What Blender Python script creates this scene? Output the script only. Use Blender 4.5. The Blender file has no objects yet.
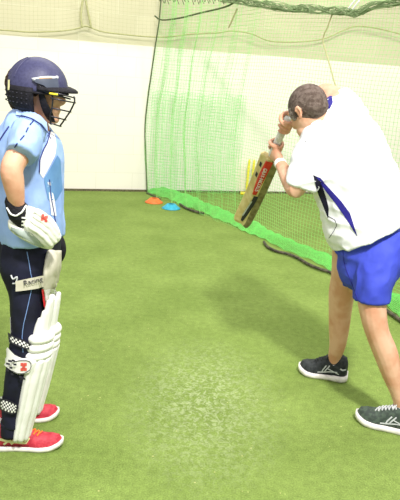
import bpy, bmesh, math, random
from mathutils import Vector, Matrix, noise
from mathutils.bvhtree import BVHTree
random.seed(7)
S = bpy.context.scene
V = Vector
PI = math.pi

# ---------------------------------------------------------------- camera
F = 600.0
PITCH = math.atan(178 / 600)
ROLL = math.radians(4.0)
CAMH = 1.5
fw = V((0, math.cos(PITCH), -math.sin(PITCH)))
rt0 = V((1, 0, 0))
up0 = rt0.cross(fw)
rt = rt0 * math.cos(ROLL) + up0 * math.sin(ROLL)
up = up0 * math.cos(ROLL) - rt0 * math.sin(ROLL)
CAM = V((0, 0, CAMH))
cd = bpy.data.cameras.new('camera')
cd.sensor_fit = 'HORIZONTAL'; cd.sensor_width = 36; cd.lens = 36 * F / 400
cam = bpy.data.objects.new('camera', cd); S.collection.objects.link(cam)
cam.matrix_world = Matrix(((rt.x, up.x, -fw.x, 0), (rt.y, up.y, -fw.y, 0), (rt.z, up.z, -fw.z, CAMH), (0, 0, 0, 1)))
S.camera = cam

# ---------------------------------------------------------------- light
w = bpy.data.worlds.new('world'); S.world = w; w.use_nodes = True
w.node_tree.nodes['Background'].inputs[0].default_value = (1.0, 0.99, 0.975, 1)
w.node_tree.nodes['Background'].inputs[1].default_value = 0.49
def area(name, loc, target, size, power, col=(1, .978, .94)):
    l = bpy.data.lights.new(name, 'AREA'); l.shape = 'RECTANGLE'; l.size = size[0]; l.size_y = size[1]
    l.energy = power; l.color = col
    o = bpy.data.objects.new(name, l); S.collection.objects.link(o); o.location = loc
    o.rotation_euler = (V(target) - V(loc)).to_track_quat('-Z', 'Y').to_euler()
    return o
area('hall_light_near', (0.95, -0.3, 4.6), (0.3, 3.0, 0), (0.4, 0.4), 310)
area('fill_left', (-1.9, -1.0, 4.3), (-0.6, 2.4, 0.6), (1.0, 1.0), 70)  # added fill, lifts the boy's near side and white pads
area('fill_wall', (-0.5, 4.8, 4.4), (0.0, 6.6, 0.0), (4.0, 0.8), 135)  # added fill to brighten the back wall and far turf
area('fill_far_lane', (3.6, 4.2, 4.4), (2.4, 7.5, 0.6), (1.6, 0.8), 130)  # added fill to brighten the lane behind the net
S.view_settings.view_transform = 'Standard'; S.view_settings.look = 'None'
S.view_settings.gamma = 1; S.view_settings.use_curve_mapping = False
S.view_settings.exposure = 0.20

# ---------------------------------------------------------------- pixel rays -> points
def ray(px, py): return fw * F + rt * (px - 200) + up * (250 - py)
def P(px, py, Y):
    d = ray(px, py); return CAM + d * (Y / d.y)
def G(px, py, z=0.0):
    d = ray(px, py); return CAM + d * ((z - CAMH) / d.z)
def K(Y): return Y / F * 1.04          # metres per pixel about depth Y

# ---------------------------------------------------------------- materials
def lin(c): return tuple(((x / 255) / 12.92 if x / 255 <= .04045 else ((x / 255 + .055) / 1.055) ** 2.4) for x in c)
def mat(name, c, rough=.7, c2=None, scale=40, bump=0, bscale=120, metal=0, spec=.3, mixlo=.4, mixhi=.6, sheen=0, detail=3):
    m = bpy.data.materials.new(name); m.use_nodes = True
    n = m.node_tree.nodes; L = m.node_tree.links; b = n['Principled BSDF']
    b.inputs['Roughness'].default_value = rough; b.inputs['Metallic'].default_value = metal
    b.inputs['Specular IOR Level'].default_value = spec
    if sheen: b.inputs['Sheen Weight'].default_value = sheen
    tc = n.new('ShaderNodeTexCoord')
    c2 = c2 or tuple(max(0, x * .93) for x in c)
    t = n.new('ShaderNodeTexNoise'); t.inputs['Scale'].default_value = scale; t.inputs['Detail'].default_value = detail
    L.new(tc.outputs['Object'], t.inputs['Vector'])
    r = n.new('ShaderNodeValToRGB'); r.color_ramp.elements[0].position = mixlo; r.color_ramp.elements[1].position = mixhi
    r.color_ramp.elements[0].color = (*lin(c2), 1); r.color_ramp.elements[1].color = (*lin(c), 1)
    L.new(t.outputs[0], r.inputs[0]); L.new(r.outputs[0], b.inputs['Base Color'])
    if bump:
        t2 = n.new('ShaderNodeTexNoise'); t2.inputs['Scale'].default_value = bscale; t2.inputs['Detail'].default_value = 4
        L.new(tc.outputs['Object'], t2.inputs['Vector'])
        bp = n.new('ShaderNodeBump'); bp.inputs['Strength'].default_value = bump; bp.inputs['Distance'].default_value = .01
        L.new(t2.outputs[0], bp.inputs['Height']); L.new(bp.outputs[0], b.inputs['Normal'])
    return m
M = {}
M['skin'] = mat('skin', (226, 176, 146), .55, (214, 156, 126), 14, .08, 60)
M['skin_man'] = mat('skin_man', (222, 176, 148), .55, (206, 150, 120), 10, .08, 60)
M['hair'] = mat('short_brown_hair', (112, 98, 90), .85, (84, 70, 62), 60, .5, 200)
M['hair_dark'] = mat('dark_hair', (70, 50, 36), .85, (44, 30, 22), 90, .8, 160)
M['hair_grey'] = mat('grey_temple_hair', (150, 140, 130), .9, (124, 112, 102), 60, .4, 200)
M['shirt_blue'] = mat('light_blue_polo', (160, 188, 236), .85, (144, 174, 228), 9, .25, 16)
M['shirt_mid'] = mat('mid_blue_tone', (104, 148, 196), .85, (92, 136, 186), 9, .2, 20)
M['white_cloth'] = mat('white_cloth', (240, 240, 242), .85, (228, 228, 232), 8, .25, 12)
M['navy'] = mat('navy_cloth', (26, 28, 50), .8, (16, 17, 32), 10, .3, 18)
M['piping'] = mat('navy_piping', (60, 66, 130), .8)
M['lightpiping'] = mat('pale_blue_piping', (120, 150, 205), .8)
M['royal'] = mat('royal_blue_cloth', (68, 82, 200), .75, (56, 70, 186), 8, .35, 14)
M['royal_dark'] = mat('royal_blue_stripe', (40, 34, 130), .8)
M['blacknavy'] = mat('black_stripe', (20, 18, 44), .8)
M['helmet'] = mat('helmet_navy', (64, 64, 98), .5, (56, 56, 88), 120, .1, 200, spec=.4)
M['black'] = mat('black_padding', (28, 26, 34), .75, (18, 16, 22), 60, .5, 90)
M['darkgrey'] = mat('grey_plastic', (78, 84, 100), .4)
M['steel'] = mat('grille_steel', (66, 64, 70), .35, metal=.6)
M['pad_white'] = mat('pad_white', (244, 243, 240), .6, (234, 232, 228), 12, .12, 30)
M['cream'] = mat('cream_foam', (214, 208, 192), .75, (200, 194, 176), 20)
M['glove_white'] = mat('glove_white', (240, 240, 232), .65, (226, 226, 214), 20, .15, 40)
M['glove_pale'] = mat('glove_palm_leather', (176, 186, 180), .8, (160, 172, 166), 20, .2, 40)
M['red'] = mat('red_mark', (214, 48, 52), .6)
M['coral'] = mat('coral_mark', (232, 96, 86), .6)
M['shoe_red'] = mat('red_mesh', (204, 66, 80), .5, (180, 44, 62), 50, .3, 200)
M['orange'] = mat('orange_lace', (244, 132, 60), .7)
M['yellowwhite'] = mat('pale_yellow_trim', (238, 232, 176), .6)
M['sole'] = mat('white_rubber', (238, 232, 226), .6)
M['sole_red'] = mat('dark_red_rubber', (130, 30, 44), .7)
M['shoe_black'] = mat('charcoal_mesh', (52, 56, 58), .6, (34, 38, 40), 60, .3, 220)
M['shoe_green'] = mat('grey_green_mesh', (74, 88, 76), .6, (56, 66, 60), 60, .3, 220)
M['silver'] = mat('silver_overlay', (200, 202, 204), .4)
M['wood'] = mat('willow', (222, 204, 150), .45, (206, 184, 124), 30, .05, 60)
M['wood_shaded'] = mat('willow_shaded', (140, 130, 92), .5, (110, 100, 66), 30)  # darker willow, side shade put into the colour
M['sticker_red'] = mat('sticker_red', (214, 50, 40), .4, (196, 38, 34), 20)
M['dark_mark'] = mat('dark_mark', (44, 42, 54), .5)
M['grip'] = mat('white_grip', (226, 226, 216), .8, (206, 208, 196), 60)
M['yellow'] = mat('yellow_plastic', (246, 226, 60), .45)
M['cone_orange'] = mat('orange_plastic', (240, 120, 60), .5)
M['cone_blue'] = mat('blue_plastic', (60, 170, 200), .5)
M['net'] = mat('green_netting', (150, 218, 122), .8)
M['net_roll'] = mat('gathered_netting', (128, 148, 104), .9)
M['net_bright'] = mat('green_netting_fold', (136, 226, 118), .8)
M['net_dark'] = mat('dark_net_rope', (92, 104, 72), .9)
M['rope_olive'] = mat('olive_rope', (178, 176, 130), .9)
M['tube'] = mat('net_weight_tube', (92, 86, 70), .6, (56, 52, 44), 30)

# ---------------------------------------------------------------- object helpers
def tag(o, label, cat, group=None, kind=None):
    if label: o['label'] = label
    if cat: o['category'] = cat
    if group: o['group'] = group
    if kind: o['kind'] = kind
    return o
def thing(name, label, cat, loc=(0, 0, 0), group=None):
    o = bpy.data.objects.new(name, None); S.collection.objects.link(o); o.location = loc; o.empty_display_size = .1
    return tag(o, label, cat, group)
def wloc(o):
    l = V((0, 0, 0))
    while o: l += o.location; o = o.parent
    return l
def link(name, me, m, parent=None, smooth=True, label=None):
    o = bpy.data.objects.new(name, me); S.collection.objects.link(o)
    if parent:
        me.transform(Matrix.Translation(-wloc(parent))); o.parent = parent
    if m: me.materials.append(m)
    if smooth:
        for p in me.polygons: p.use_smooth = True
    if label: o['label'] = label
    return o
def obj(name, bm, m, parent=None, smooth=True, label=None):
    bmesh.ops.recalc_face_normals(bm, faces=bm.faces)
    me = bpy.data.meshes.new(name); bm.to_mesh(me); bm.free()
    return link(name, me, m, parent, smooth, label)
def catmull(pts, k=5):
    out = []
    n = len(pts)
    for i in range(n - 1):
        p0 = pts[max(i - 1, 0)]; p1 = pts[i]; p2 = pts[i + 1]; p3 = pts[min(i + 2, n - 1)]
        for j in range(k):
            t = j / k
            out.append(tuple_interp(p0, p1, p2, p3, t))
    out.append(pts[-1]); return out
def cr(a, b, c, d, t): return .5 * ((2 * b) + (c - a) * t + (2 * a - 5 * b + 4 * c - d) * t * t + (3 * b - a - 3 * c + d) * t ** 3)
def tuple_interp(p0, p1, p2, p3, t): return tuple(cr(a, b, c, d, t) for a, b, c, d in zip(p0, p1, p2, p3))
def tube(bm, pts, ref=(0, 1, 0), n=16, caps=(True, True), sub=4, sq=1.0):
    """pts: (Vector, ra, rb); rb lies along ref, ra across it."""
    pts = [(V(p[0]), p[1], p[2] if len(p) > 2 else p[1]) for p in pts]
    if sub > 1: pts = catmull(pts, sub)
    ref = V(ref); N = len(pts); rings = []
    cs = [p[0] for p in pts]
    def ring(c, t, ra, rb):
        b = ref - t * ref.dot(t)
        if b.length < .15: b = V((1, .2, .1)) - t * V((1, .2, .1)).dot(t)
        b.normalize(); a = t.cross(b)
        vs = []
        for k in range(n):
            x = math.cos(2 * PI * k / n); y = math.sin(2 * PI * k / n)
            if sq != 1: x = math.copysign(abs(x) ** sq, x); y = math.copysign(abs(y) ** sq, y)
            vs.append(bm.verts.new(c + a * (ra * x) + b * (rb * y)))
        return vs
    tans = []
    for i in range(N):
        t = cs[min(i + 1, N - 1)] - cs[max(i - 1, 0)]
        tans.append(t.normalized() if t.length > 1e-9 else V((0, 0, 1)))
    if caps[0]:
        for th in (75, 50, 25):
            r = math.radians(th); m = min(pts[0][1], pts[0][2])
            rings.append(ring(cs[0] - tans[0] * m * math.sin(r), tans[0], pts[0][1] * math.cos(r), pts[0][2] * math.cos(r)))
    for i in range(N): rings.append(ring(cs[i], tans[i], pts[i][1], pts[i][2]))
    if caps[1]:
        for th in (25, 50, 75):
            r = math.radians(th); m = min(pts[-1][1], pts[-1][2])
            rings.append(ring(cs[-1] + tans[-1] * m * math.sin(r), tans[-1], pts[-1][1] * math.cos(r), pts[-1][2] * math.cos(r)))
    for a, b in zip(rings, rings[1:]):
        for k in range(n): bm.faces.new((a[k], a[(k + 1) % n], b[(k + 1) % n], b[k]))
    bm.faces.new(rings[0][::-1]); bm.faces.new(rings[-1])
def line(bm, pts, r, n=6, sub=4): tube(bm, [(p, r, r) for p in pts], n=n, sub=sub)
def ell(bm, c, r, rot=None, seg=20):
    mt = Matrix.Translation(V(c)) @ (rot.to_4x4() if rot else Matrix()) @ Matrix.Diagonal((r[0], r[1], r[2], 1))
    bmesh.ops.create_uvsphere(bm, u_segments=seg, v_segments=seg // 2 + 2, radius=1, matrix=mt)
def box(bm, c, s, rot=None):
    mt = Matrix.Translation(V(c)) @ (rot.to_4x4() if rot else Matrix()) @ Matrix.Diagonal((s[0], s[1], s[2], 1))
    bmesh.ops.create_cube(bm, size=1, matrix=mt)
def fuse(name, bm, m, parent, voxel=.005, smooth=3, wrinkle=None, label=None):
    """close the overlapping lofts of bm into one continuous skin"""
    bmesh.ops.recalc_face_normals(bm, faces=bm.faces)
    me = bpy.data.meshes.new(name + '_t'); bm.to_mesh(me); bm.free()
    o = bpy.data.objects.new('t', me); S.collection.objects.link(o)
    r = o.modifiers.new('r', 'REMESH'); r.mode = 'VOXEL'; r.voxel_size = voxel
    s = o.modifiers.new('s', 'SMOOTH'); s.factor = .5; s.iterations = smooth
    dg = bpy.context.evaluated_depsgraph_get(); dg.update()
    nm = bpy.data.meshes.new_from_object(o.evaluated_get(dg), depsgraph=dg)
    nm.name = name
    bpy.data.objects.remove(o); bpy.data.meshes.remove(me)
    if wrinkle:
        amp, sc = wrinkle[0], V(wrinkle[1])
        nrm = [v.normal.copy() for v in nm.vertices]
        for v in nm.vertices:
            q = V((v.co.x * sc.x, v.co.y * sc.y, v.co.z * sc.z))
            d = noise.noise(q) + .5 * noise.noise(q * 2.1)
            d = 1 - abs(d) * 2.2
            v.co += nrm[v.index] * amp * d
    nm.materials.clear()
    return link(name, nm, m, parent, True, label)
def bvh(*os):
    vs = []; fs = []
    for o in os:
        off = len(vs); w_ = wloc(o)
        vs += [v.co + w_ for v in o.data.vertices]
        fs += [[i + off for i in p.vertices] for p in o.data.polygons]
    return BVHTree.FromPolygons(vs, fs)
def hit(tr, px, py, off=.0015, fallY=None):
    d = ray(px, py).normalized()
    h = tr.ray_cast(CAM, d)
    if h[0] is None:
        h = tr.find_nearest(P(px, py, fallY or 2.2)); return h[0] + h[1] * off
    nn = h[1] if h[1].dot(d) < 0 else -h[1]
    return h[0] + nn * off
def rs(poly, n):
    poly = [V((a, b, 0)) for a, b in poly]
    L = [0]
    for a, b in zip(poly, poly[1:]): L.append(L[-1] + (b - a).length)
    out = []
    for i in range(n + 1):
        t = L[-1] * i / n
        k = 0
        while k < len(L) - 2 and L[k + 1] < t: k += 1
        f = (t - L[k]) / max(L[k + 1] - L[k], 1e-9)
        q = poly[k].lerp(poly[k + 1], min(max(f, 0), 1)); out.append((q.x, q.y))
    return out
def ribbon(tr, A, B, n=16, m=4, off=.0015, bm=None, fallY=None, mi=None, thick=.0012):
    """cloth/sticker strip lying on a surface between two edge lines"""
    bm = bm or bmesh.new(); A = rs(A, n); B = rs(B, n); g = []
    for i in range(n + 1):
        row = []
        for j in range(m + 1):
            t = j / m
            row.append(bm.verts.new(hit(tr, A[i][0] * (1 - t) + B[i][0] * t, A[i][1] * (1 - t) + B[i][1] * t, off, fallY)))
        g.append(row)
    for i in range(n):
        for j in range(m):
            f = bm.faces.new((g[i][j], g[i + 1][j], g[i + 1][j + 1], g[i][j + 1]))
            if mi: f.material_index = mi(i, j)
    return bm
def drape(tr, pts, r, off=.001, bm=None, fallY=None, n=14):
    bm = bm or bmesh.new(); line(bm, [hit(tr, a, b, off, fallY) for a, b in rs(pts, n)], r, 6, 1); return bm
def text_mesh(s, size, depth=.0005):
    c = bpy.data.curves.new('t', 'FONT'); c.body = s; c.size = size; c.extrude = depth; c.align_x = 'CENTER'; c.align_y = 'CENTER'; c.resolution_u = 3
    o = bpy.data.objects.new('t', c); S.collection.objects.link(o)
    dg = bpy.context.evaluated_depsgraph_get(); dg.update()
    me = bpy.data.meshes.new_from_object(o.evaluated_get(dg), depsgraph=dg)
    bpy.data.objects.remove(o); return me
def text_on(name, s, size, loc, right, normal, m, parent):
    me = text_mesh(s, size); x = V(right).normalized(); z = V(normal).normalized(); z = (z - x * z.dot(x)).normalized(); y = z.cross(x)
    me.transform(Matrix.Translation(V(loc)) @ Matrix(((x.x, y.x, z.x), (x.y, y.y, z.y), (x.z, y.z, z.z))).to_4x4())
    me.materials.clear()
    return link(name, me, m, parent, False)

# ---------------------------------------------------------------- floor
def nodes(m): return m.node_tree.nodes, m.node_tree.links
def turf_mat():
    m = bpy.data.materials.new('artificial_turf'); m.use_nodes = True; n, L = nodes(m); b = n['Principled BSDF']
    b.inputs['Roughness'].default_value = .9; b.inputs['Specular IOR Level'].default_value = .15
    tc = n.new('ShaderNodeTexCoord')
    def nz(scale, det=3, vec=None, dist=0):
        t = n.new('ShaderNodeTexNoise'); t.inputs['Scale'].default_value = scale; t.inputs['Detail'].default_value = det; t.inputs['Distortion'].default_value = dist
        L.new(vec or tc.outputs['Object'], t.inputs['Vector']); return t.outputs[0]
    def ramp(src, stops):
        r = n.new('ShaderNodeValToRGB'); e = r.color_ramp.elements
        while len(e) < len(stops): e.new(.5)
        for k, (p, c) in enumerate(stops): e[k].position = p; e[k].color = (*c, 1)
        L.new(src, r.inputs[0]); return r.outputs[0]
    def mix(f, a, b_, t='MIX'):
        x = n.new('ShaderNodeMix'); x.data_type = 'RGBA'; x.blend_type = t
        for s_, v in ((0, f), (6, a), (7, b_)):
            if isinstance(v, (int, float)): x.inputs[s_].default_value = v
            elif isinstance(v, tuple): x.inputs[s_].default_value = (*v, 1)
            else: L.new(v, x.inputs[s_])
        return x.outputs[2]
    base = ramp(nz(2.2, 4), [(.35, lin((117, 138, 67))), (.65, lin((130, 151, 77)))])
    fine = ramp(nz(150, 3), [(.3, (.62, .62, .62)), (.7, (1.25, 1.25, 1.25))])
    c = mix(.75, base, fine, 'MULTIPLY')
    mid = ramp(nz(28, 4), [(.35, (.86, .86, .86)), (.65, (1.1, 1.1, 1.1))])
    c = mix(.8, c, mid, 'MULTIPLY')
    # worn, chalky scuffs where the batters stand
    mp = n.new('ShaderNodeMapping'); L.new(tc.outputs['Object'], mp.inputs[0])
    cx, cy = G(205, 400).x, G(205, 400).y
    mp.inputs['Location'].default_value = (-cx / .42, -cy / .75, 0); mp.inputs['Scale'].default_value = (1 / .42, 1 / .75, 1)
    gr = n.new('ShaderNodeTexGradient'); gr.gradient_type = 'SPHERICAL'; L.new(mp.outputs[0], gr.inputs[0])
    sc = ramp(nz(46, 5, dist=1.2), [(.45, (0, 0, 0)), (.62, (1, 1, 1))])
    mu = n.new('ShaderNodeMath'); mu.operation = 'MULTIPLY'; L.new(gr.outputs[1], mu.inputs[0]); L.new(sc, mu.inputs[1])
    m2 = n.new('ShaderNodeMath'); m2.operation = 'MULTIPLY'; m2.inputs[1].default_value = .42; L.new(mu.outputs[0], m2.inputs[0])
    c = mix(m2.outputs[0], c, lin((206, 214, 176)))
    # sparse pale rubber crumbs
    vo = n.new('ShaderNodeTexVoronoi'); vo.inputs['Scale'].default_value = 26; L.new(tc.outputs['Object'], vo.inputs[0])
    sp = ramp(vo.outputs['Distance'], [(.06, (1, 1, 1)), (.11, (0, 0, 0))])
    m3 = n.new('ShaderNodeMath'); m3.operation = 'MULTIPLY'; L.new(sp, m3.inputs[0])
    sel = ramp(nz(9, 2), [(.5, (0, 0, 0)), (.6, (.6, .6, .6))]); L.new(sel, m3.inputs[1])
    c = mix(m3.outputs[0], c, lin((214, 206, 140)))
    L.new(c, b.inputs['Base Color'])
    bp = n.new('ShaderNodeBump'); bp.inputs['Strength'].default_value = .5; bp.inputs['Distance'].default_value = .008
    L.new(nz(220, 3), bp.inputs['Height']); L.new(bp.outputs[0], b.inputs['Normal'])
    return m
bm = bmesh.new()
vs = [bm.verts.new(c) for c in ((-7, -2, 0), (8, -2, 0), (8, 11, 0), (-7, 11, 0), (-7, -2, -.1), (8, -2, -.1), (8, 11, -.1), (-7, 11, -.1))]
for f in ((0, 1, 2, 3), (7, 6, 5, 4), (0, 4, 5, 1), (1, 5, 6, 2), (2, 6, 7, 3), (3, 7, 4, 0)): bm.faces.new([vs[i] for i in f])
tag(obj('floor', bm, turf_mat(), None, False), None, None, kind='structure')

# ---------------------------------------------------------------- back wall (blockwork, pale below and khaki above)
W0 = G(0, 189.5); W1 = G(300, 193.5)
wd = (W1 - W0); wd.z = 0; wd.normalize(); wn = V((wd.y, -wd.x, 0))      # wn points to the camera side
def W(s, z, off=0): return W0 + wd * s + V((0, 0, z)) + wn * off
def wall_mat(name, c, c2, mort):
    m = bpy.data.materials.new(name); m.use_nodes = True; n, L = nodes(m); b = n['Principled BSDF']; b.inputs['Roughness'].default_value = .8
    tc = n.new('ShaderNodeTexCoord'); br = n.new('ShaderNodeTexBrick'); L.new(tc.outputs['UV'], br.inputs[0])
    br.inputs['Color1'].default_value = (*lin(c), 1); br.inputs['Color2'].default_value = (*lin(c2), 1); br.inputs['Mortar'].default_value = (*lin(mort), 1)
    br.inputs['Scale'].default_value = 1; br.inputs['Mortar Size'].default_value = .004; br.inputs['Brick Width'].default_value = .45; br.inputs['Row Height'].default_value = .23
    br.inputs['Mortar Smooth'].default_value = .6
    L.new(br.outputs[0], b.inputs['Base Color'])
    bp = n.new('ShaderNodeBump'); bp.inputs['Strength'].default_value = .3; bp.inputs['Distance'].default_value = .004; bp.invert = True
    L.new(br.outputs[1], bp.inputs['Height']); L.new(bp.outputs[0], b.inputs['Normal'])
    return m
def slab(name, z0, z1, off, m):
    bm = bmesh.new(); uv = bm.loops.layers.uv.new()
    f_ = [W(-5, z0, off), W(9, z0, off), W(9, z1, off), W(-5, z1, off)]; b_ = [W(-5, z0, -.2), W(9, z0, -.2), W(9, z1, -.2), W(-5, z1, -.2)]
    vs = [bm.verts.new(p) for p in f_ + b_]
    for idx in ((0, 1, 2, 3), (7, 6, 5, 4), (0, 4, 5, 1), (1, 5, 6, 2), (2, 6, 7, 3), (3, 7, 4, 0)):
        fc = bm.faces.new([vs[i] for i in idx])
        for l in fc.loops:
            d = l.vert.co - W0; l[uv].uv = (d.dot(wd), l.vert.co.z)
    return tag(obj(name, bm, m, None, False), None, None, kind='structure')
slab('wall_back', 0, 1.745, 0, wall_mat('cream_blockwork', (238, 232, 220), (235, 229, 216), (225, 220, 205)))
slab('wall_back_upper', 1.745, 4.9, -.004, wall_mat('khaki_blockwork', (204, 198, 168), (196, 190, 160), (210, 205, 180)))
bm = bmesh.new(); box(bm, W(2, .012, .012), (14, .02, .024), Matrix.Rotation(math.atan2(wd.y, wd.x), 3, 'Z'))
tag(obj('baseboard_back', bm, mat('dark_turf_edge', (120, 112, 84), .9, (70, 66, 50), 90), None, False), None, None, kind='structure')

# ---------------------------------------------------------------- nets
def netting(bm, fn, us, vs_, r, ku=2, kv=2):
    """threads along a surface fn(u, v); us, vs_ are the thread positions"""
    def strand(pts):
        rings = []
        for p in pts: rings.append([bm.verts.new(p + d) for d in (V((0, 0, r)), V((r * .87, 0, -r * .5)), V((-r * .6, r * .6, -r * .5)))] if abs((pts[-1] - pts[0]).z) < .6 * (pts[-1] - pts[0]).length
                                  else [bm.verts.new(p + d) for d in (V((r, 0, 0)), V((-r * .5, r * .87, 0)), V((-r * .5, -r * .87, 0)))])
        for a, b in zip(rings, rings[1:]):
            for k in range(3): bm.faces.new((a[k], a[(k + 1) % 3], b[(k + 1) % 3], b[k]))
    for u in us: strand([fn(u, v) for v in vs_[::kv] + [vs_[-1]]])
    for v in vs_: strand([fn(u, v) for u in us[::ku] + [us[-1]]])
def frange(a, b, st): n_ = max(2, int(round((b - a) / st))); return [a + (b - a) * i / n_ for i in range(n_ + 1)]
A0 = G(147, 192.5); A1 = G(330, 267)
nd = (A1 - A0); nd.z = 0; nd.normalize(); nn = V((-nd.y, nd.x, 0)); nn = -nn if nn.y > 0 else nn   # nn: towards the camera side
def D(s, z, off=0): return A0 + nd * s + nn * off + V((0, 0, z))
def Dhit(px, py, off=0):
    """where the sight line of a pixel meets the divider plane"""
    d = ray(px, py); k = (A0 + nn * off - CAM).dot(nn) / d.dot(nn); return CAM + d * k
def Dsz(px, py): p = Dhit(px, py); return ((p - A0).dot(nd), p.z)

divider = thing('divider_net', 'green cricket lane divider net hanging from rope, running from back wall past the coach', 'net', A0)
edge = [(166, -40), (161, 0), (159, 22), (155, 48), (151, 76), (147, 105), (145, 130), (146, 160), (147, 191)]
edge_sz = [Dsz(*e) for e in edge]
def edge_s(z):
    e = sorted(edge_sz, key=lambda q: q[1])
    if z <= e[0][1]: return e[0][0]
    for a, b in zip(e, e[1:]):
        if z <= b[1]: return a[0] + (b[0] - a[0]) * (z - a[1]) / (b[1] - a[1])
    return e[-1][0]
SMAX = 5.6
def dn(u, z):
    s0 = edge_s(z); s = s0 + (SMAX - s0) * u / SMAX
    k = max(0, 1 - u / 2.2) * min(1, u / .25)
    off = .07 * k * math.sin(u * 21 + .6 * math.sin(z * 1.3)) + .02 * math.sin(u * 5 + z * 2)
    s += .012 * math.sin(z * 9 + u * 3)
    return D(s, max(z - .035 * (.5 + .5 * math.sin(u * 2.2)) * 1.0, .012), off)
bm = bmesh.new()
netting(bm, dn, frange(0, 1.5, .024) + frange(1.5, SMAX, .034)[1:], frange(.01, 3.1, .031), .00125, 1, 2)
obj('netting', bm, M['net'], divider, False)
def dn2(u, z):
    s0 = edge_s(z); return D(s0 + .05 + u, z, -.09 + .04 * min(1, u / .2) * math.sin(u * 26 + z))
bm = bmesh.new(); netting(bm, dn2, frange(0, 1.7, .07), frange(.05, 3.1, .05), .0011, 1, 2)
obj('net_overlap', bm, M['net_bright'], divider, False, label='second layer of green netting gathered near the wall')
bm = bmesh.new(); line(bm, [Dhit(*e, .03) for e in edge], .008, 8); obj('edge_rope', bm, M['net_dark'], divider, label='dark rope along the free edge')
for nm, pts, r in (('top_rope', [(155, 16), (162, 20), (180, 18), (200, 13), (225, 7), (236, 1), (246, -8)], .009),
                   ('hanging_cord', [(237, 9), (233, 18), (229, 27)], .008),
                   ('hanging_cord', [(333, 12), (328, 26), (323, 39), (326, 52), (330, 66), (335, 84), (340, 96)], .006)):
    bm = bmesh.new(); line(bm, [Dhit(a, b, .02) for a, b in pts], r, 8); obj(nm, bm, M['net_dark'] if nm == 'top_rope' else M['rope_olive'], divider)
# gathered roll of net along the top
bm = bmesh.new()
gp = [(222, 2), (236, 3), (250, 6), (268, 8), (285, 11), (302, 12), (318, 13), (334, 14), (346, 15), (354, 17), (362, 14), (372, 9), (386, 7), (402, 4), (430, -2)]
for k in range(34):
    line(bm, [Dhit(a + random.uniform(-2, 2), b - 3 + random.uniform(-5, 4) * (1 if k > 5 else .2) + (0 if k > 5 else 3), random.uniform(.0, .08)) for a, b in gp], .0022, 4, 2)
obj('gathered_net_roll', bm, M['net_roll'], divider, label='dark gathered roll of net along the top')
bm = bmesh.new()
for (a, b, c, d) in ((349, 8, 355, 0), (353, 9, 359, 1)): line(bm, [Dhit(a, b, .06), Dhit(c, d, .06)], .006, 6, 1)
obj('white_tie', bm, M['white_cloth'], divider, label='white tie on the gathered net')
bm = bmesh.new()
for x in range(160, 246, 5):
    line(bm, [Dhit(x, 2 + random.uniform(-3, 1), .03), Dhit(x + random.uniform(-3, 3), -10, .03)], .006, 5, 1)
    line(bm, [Dhit(x + 4, 4 + random.uniform(-3, 1), .03), Dhit(x, -6, .03)], .004, 5, 1)
obj('net_lacing', bm, M['net_dark'], divider)
# skirt of net lying along the floor
SK = [V(q[:3]) for q in catmull([tuple(G(a, b)) for a, b in ((147, 192), (166, 199), (185, 206.5), (205, 214), (225, 223), (245, 232), (265, 241), (298, 256), (330, 270.5), (350, 281), (372, 297), (400, 318), (430, 340))], 6)]
def skirt(u, v):
    s = u
    h = .035 * math.sin(PI * min(v, 1)) * (1.1 + .3 * math.sin(s * 7)) + .012
    wdt = .36 - .035 * s + .03 * math.sin(s * 4.1)
    k = min(max(u / 5.4, 0), 1) * (len(SK) - 1); i = min(int(k), len(SK) - 2)
    c = SK[i].lerp(SK[i + 1], k - i)
    return c - nn * (v * wdt - .015 * math.sin(s * 9)) + V((0, 0, h + .006 * math.sin(s * 31 + v * 9)))
bm = bmesh.new(); netting(bm, skirt, frange(0, 5.4, .018), frange(0, 1, .05), .0030, 1, 1)
obj('net_skirt', bm, M['net_bright'], divider, False, label='bright green bunched net along the floor')
# loops of loose net at the near end
bm = bmesh.new()
for k in range(26):
    s = 3.9 + random.random() * 1.1; z0 = random.uniform(.02, .22); L_ = random.uniform(.1, .25)
    line(bm, [D(s, z0 + .0, .05), D(s + L_ * .4, z0 + random.uniform(-.02, .12), random.uniform(.02, .12)), D(s + L_, max(.02, z0 - .06), .04)], .0035, 5, 4)
obj('net_skirt', bm, M['net_bright'], divider, label='loose loops of green net near the coach')
for pts in ([(180, 204), (186, 208), (194, 211), (203, 213.5)], [(264, 242), (268, 247), (276, 251), (288, 254), (298, 258), (308, 264), (320, 269), (332, 273), (350, 283), (372, 299), (386, 310), (400, 320), (430, 342)]):
    bm = bmesh.new(); line(bm, [G(a, b, .02) for a, b in pts], .013, 10)
    obj('weight_tube', bm, M['tube'], divider)
bm = bmesh.new(); line(bm, [G(a, b, .01) for a, b in ((147, 193), (152, 195), (160, 199))], .012, 8); obj('weight_tube', bm, M['net_dark'], divider)

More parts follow.
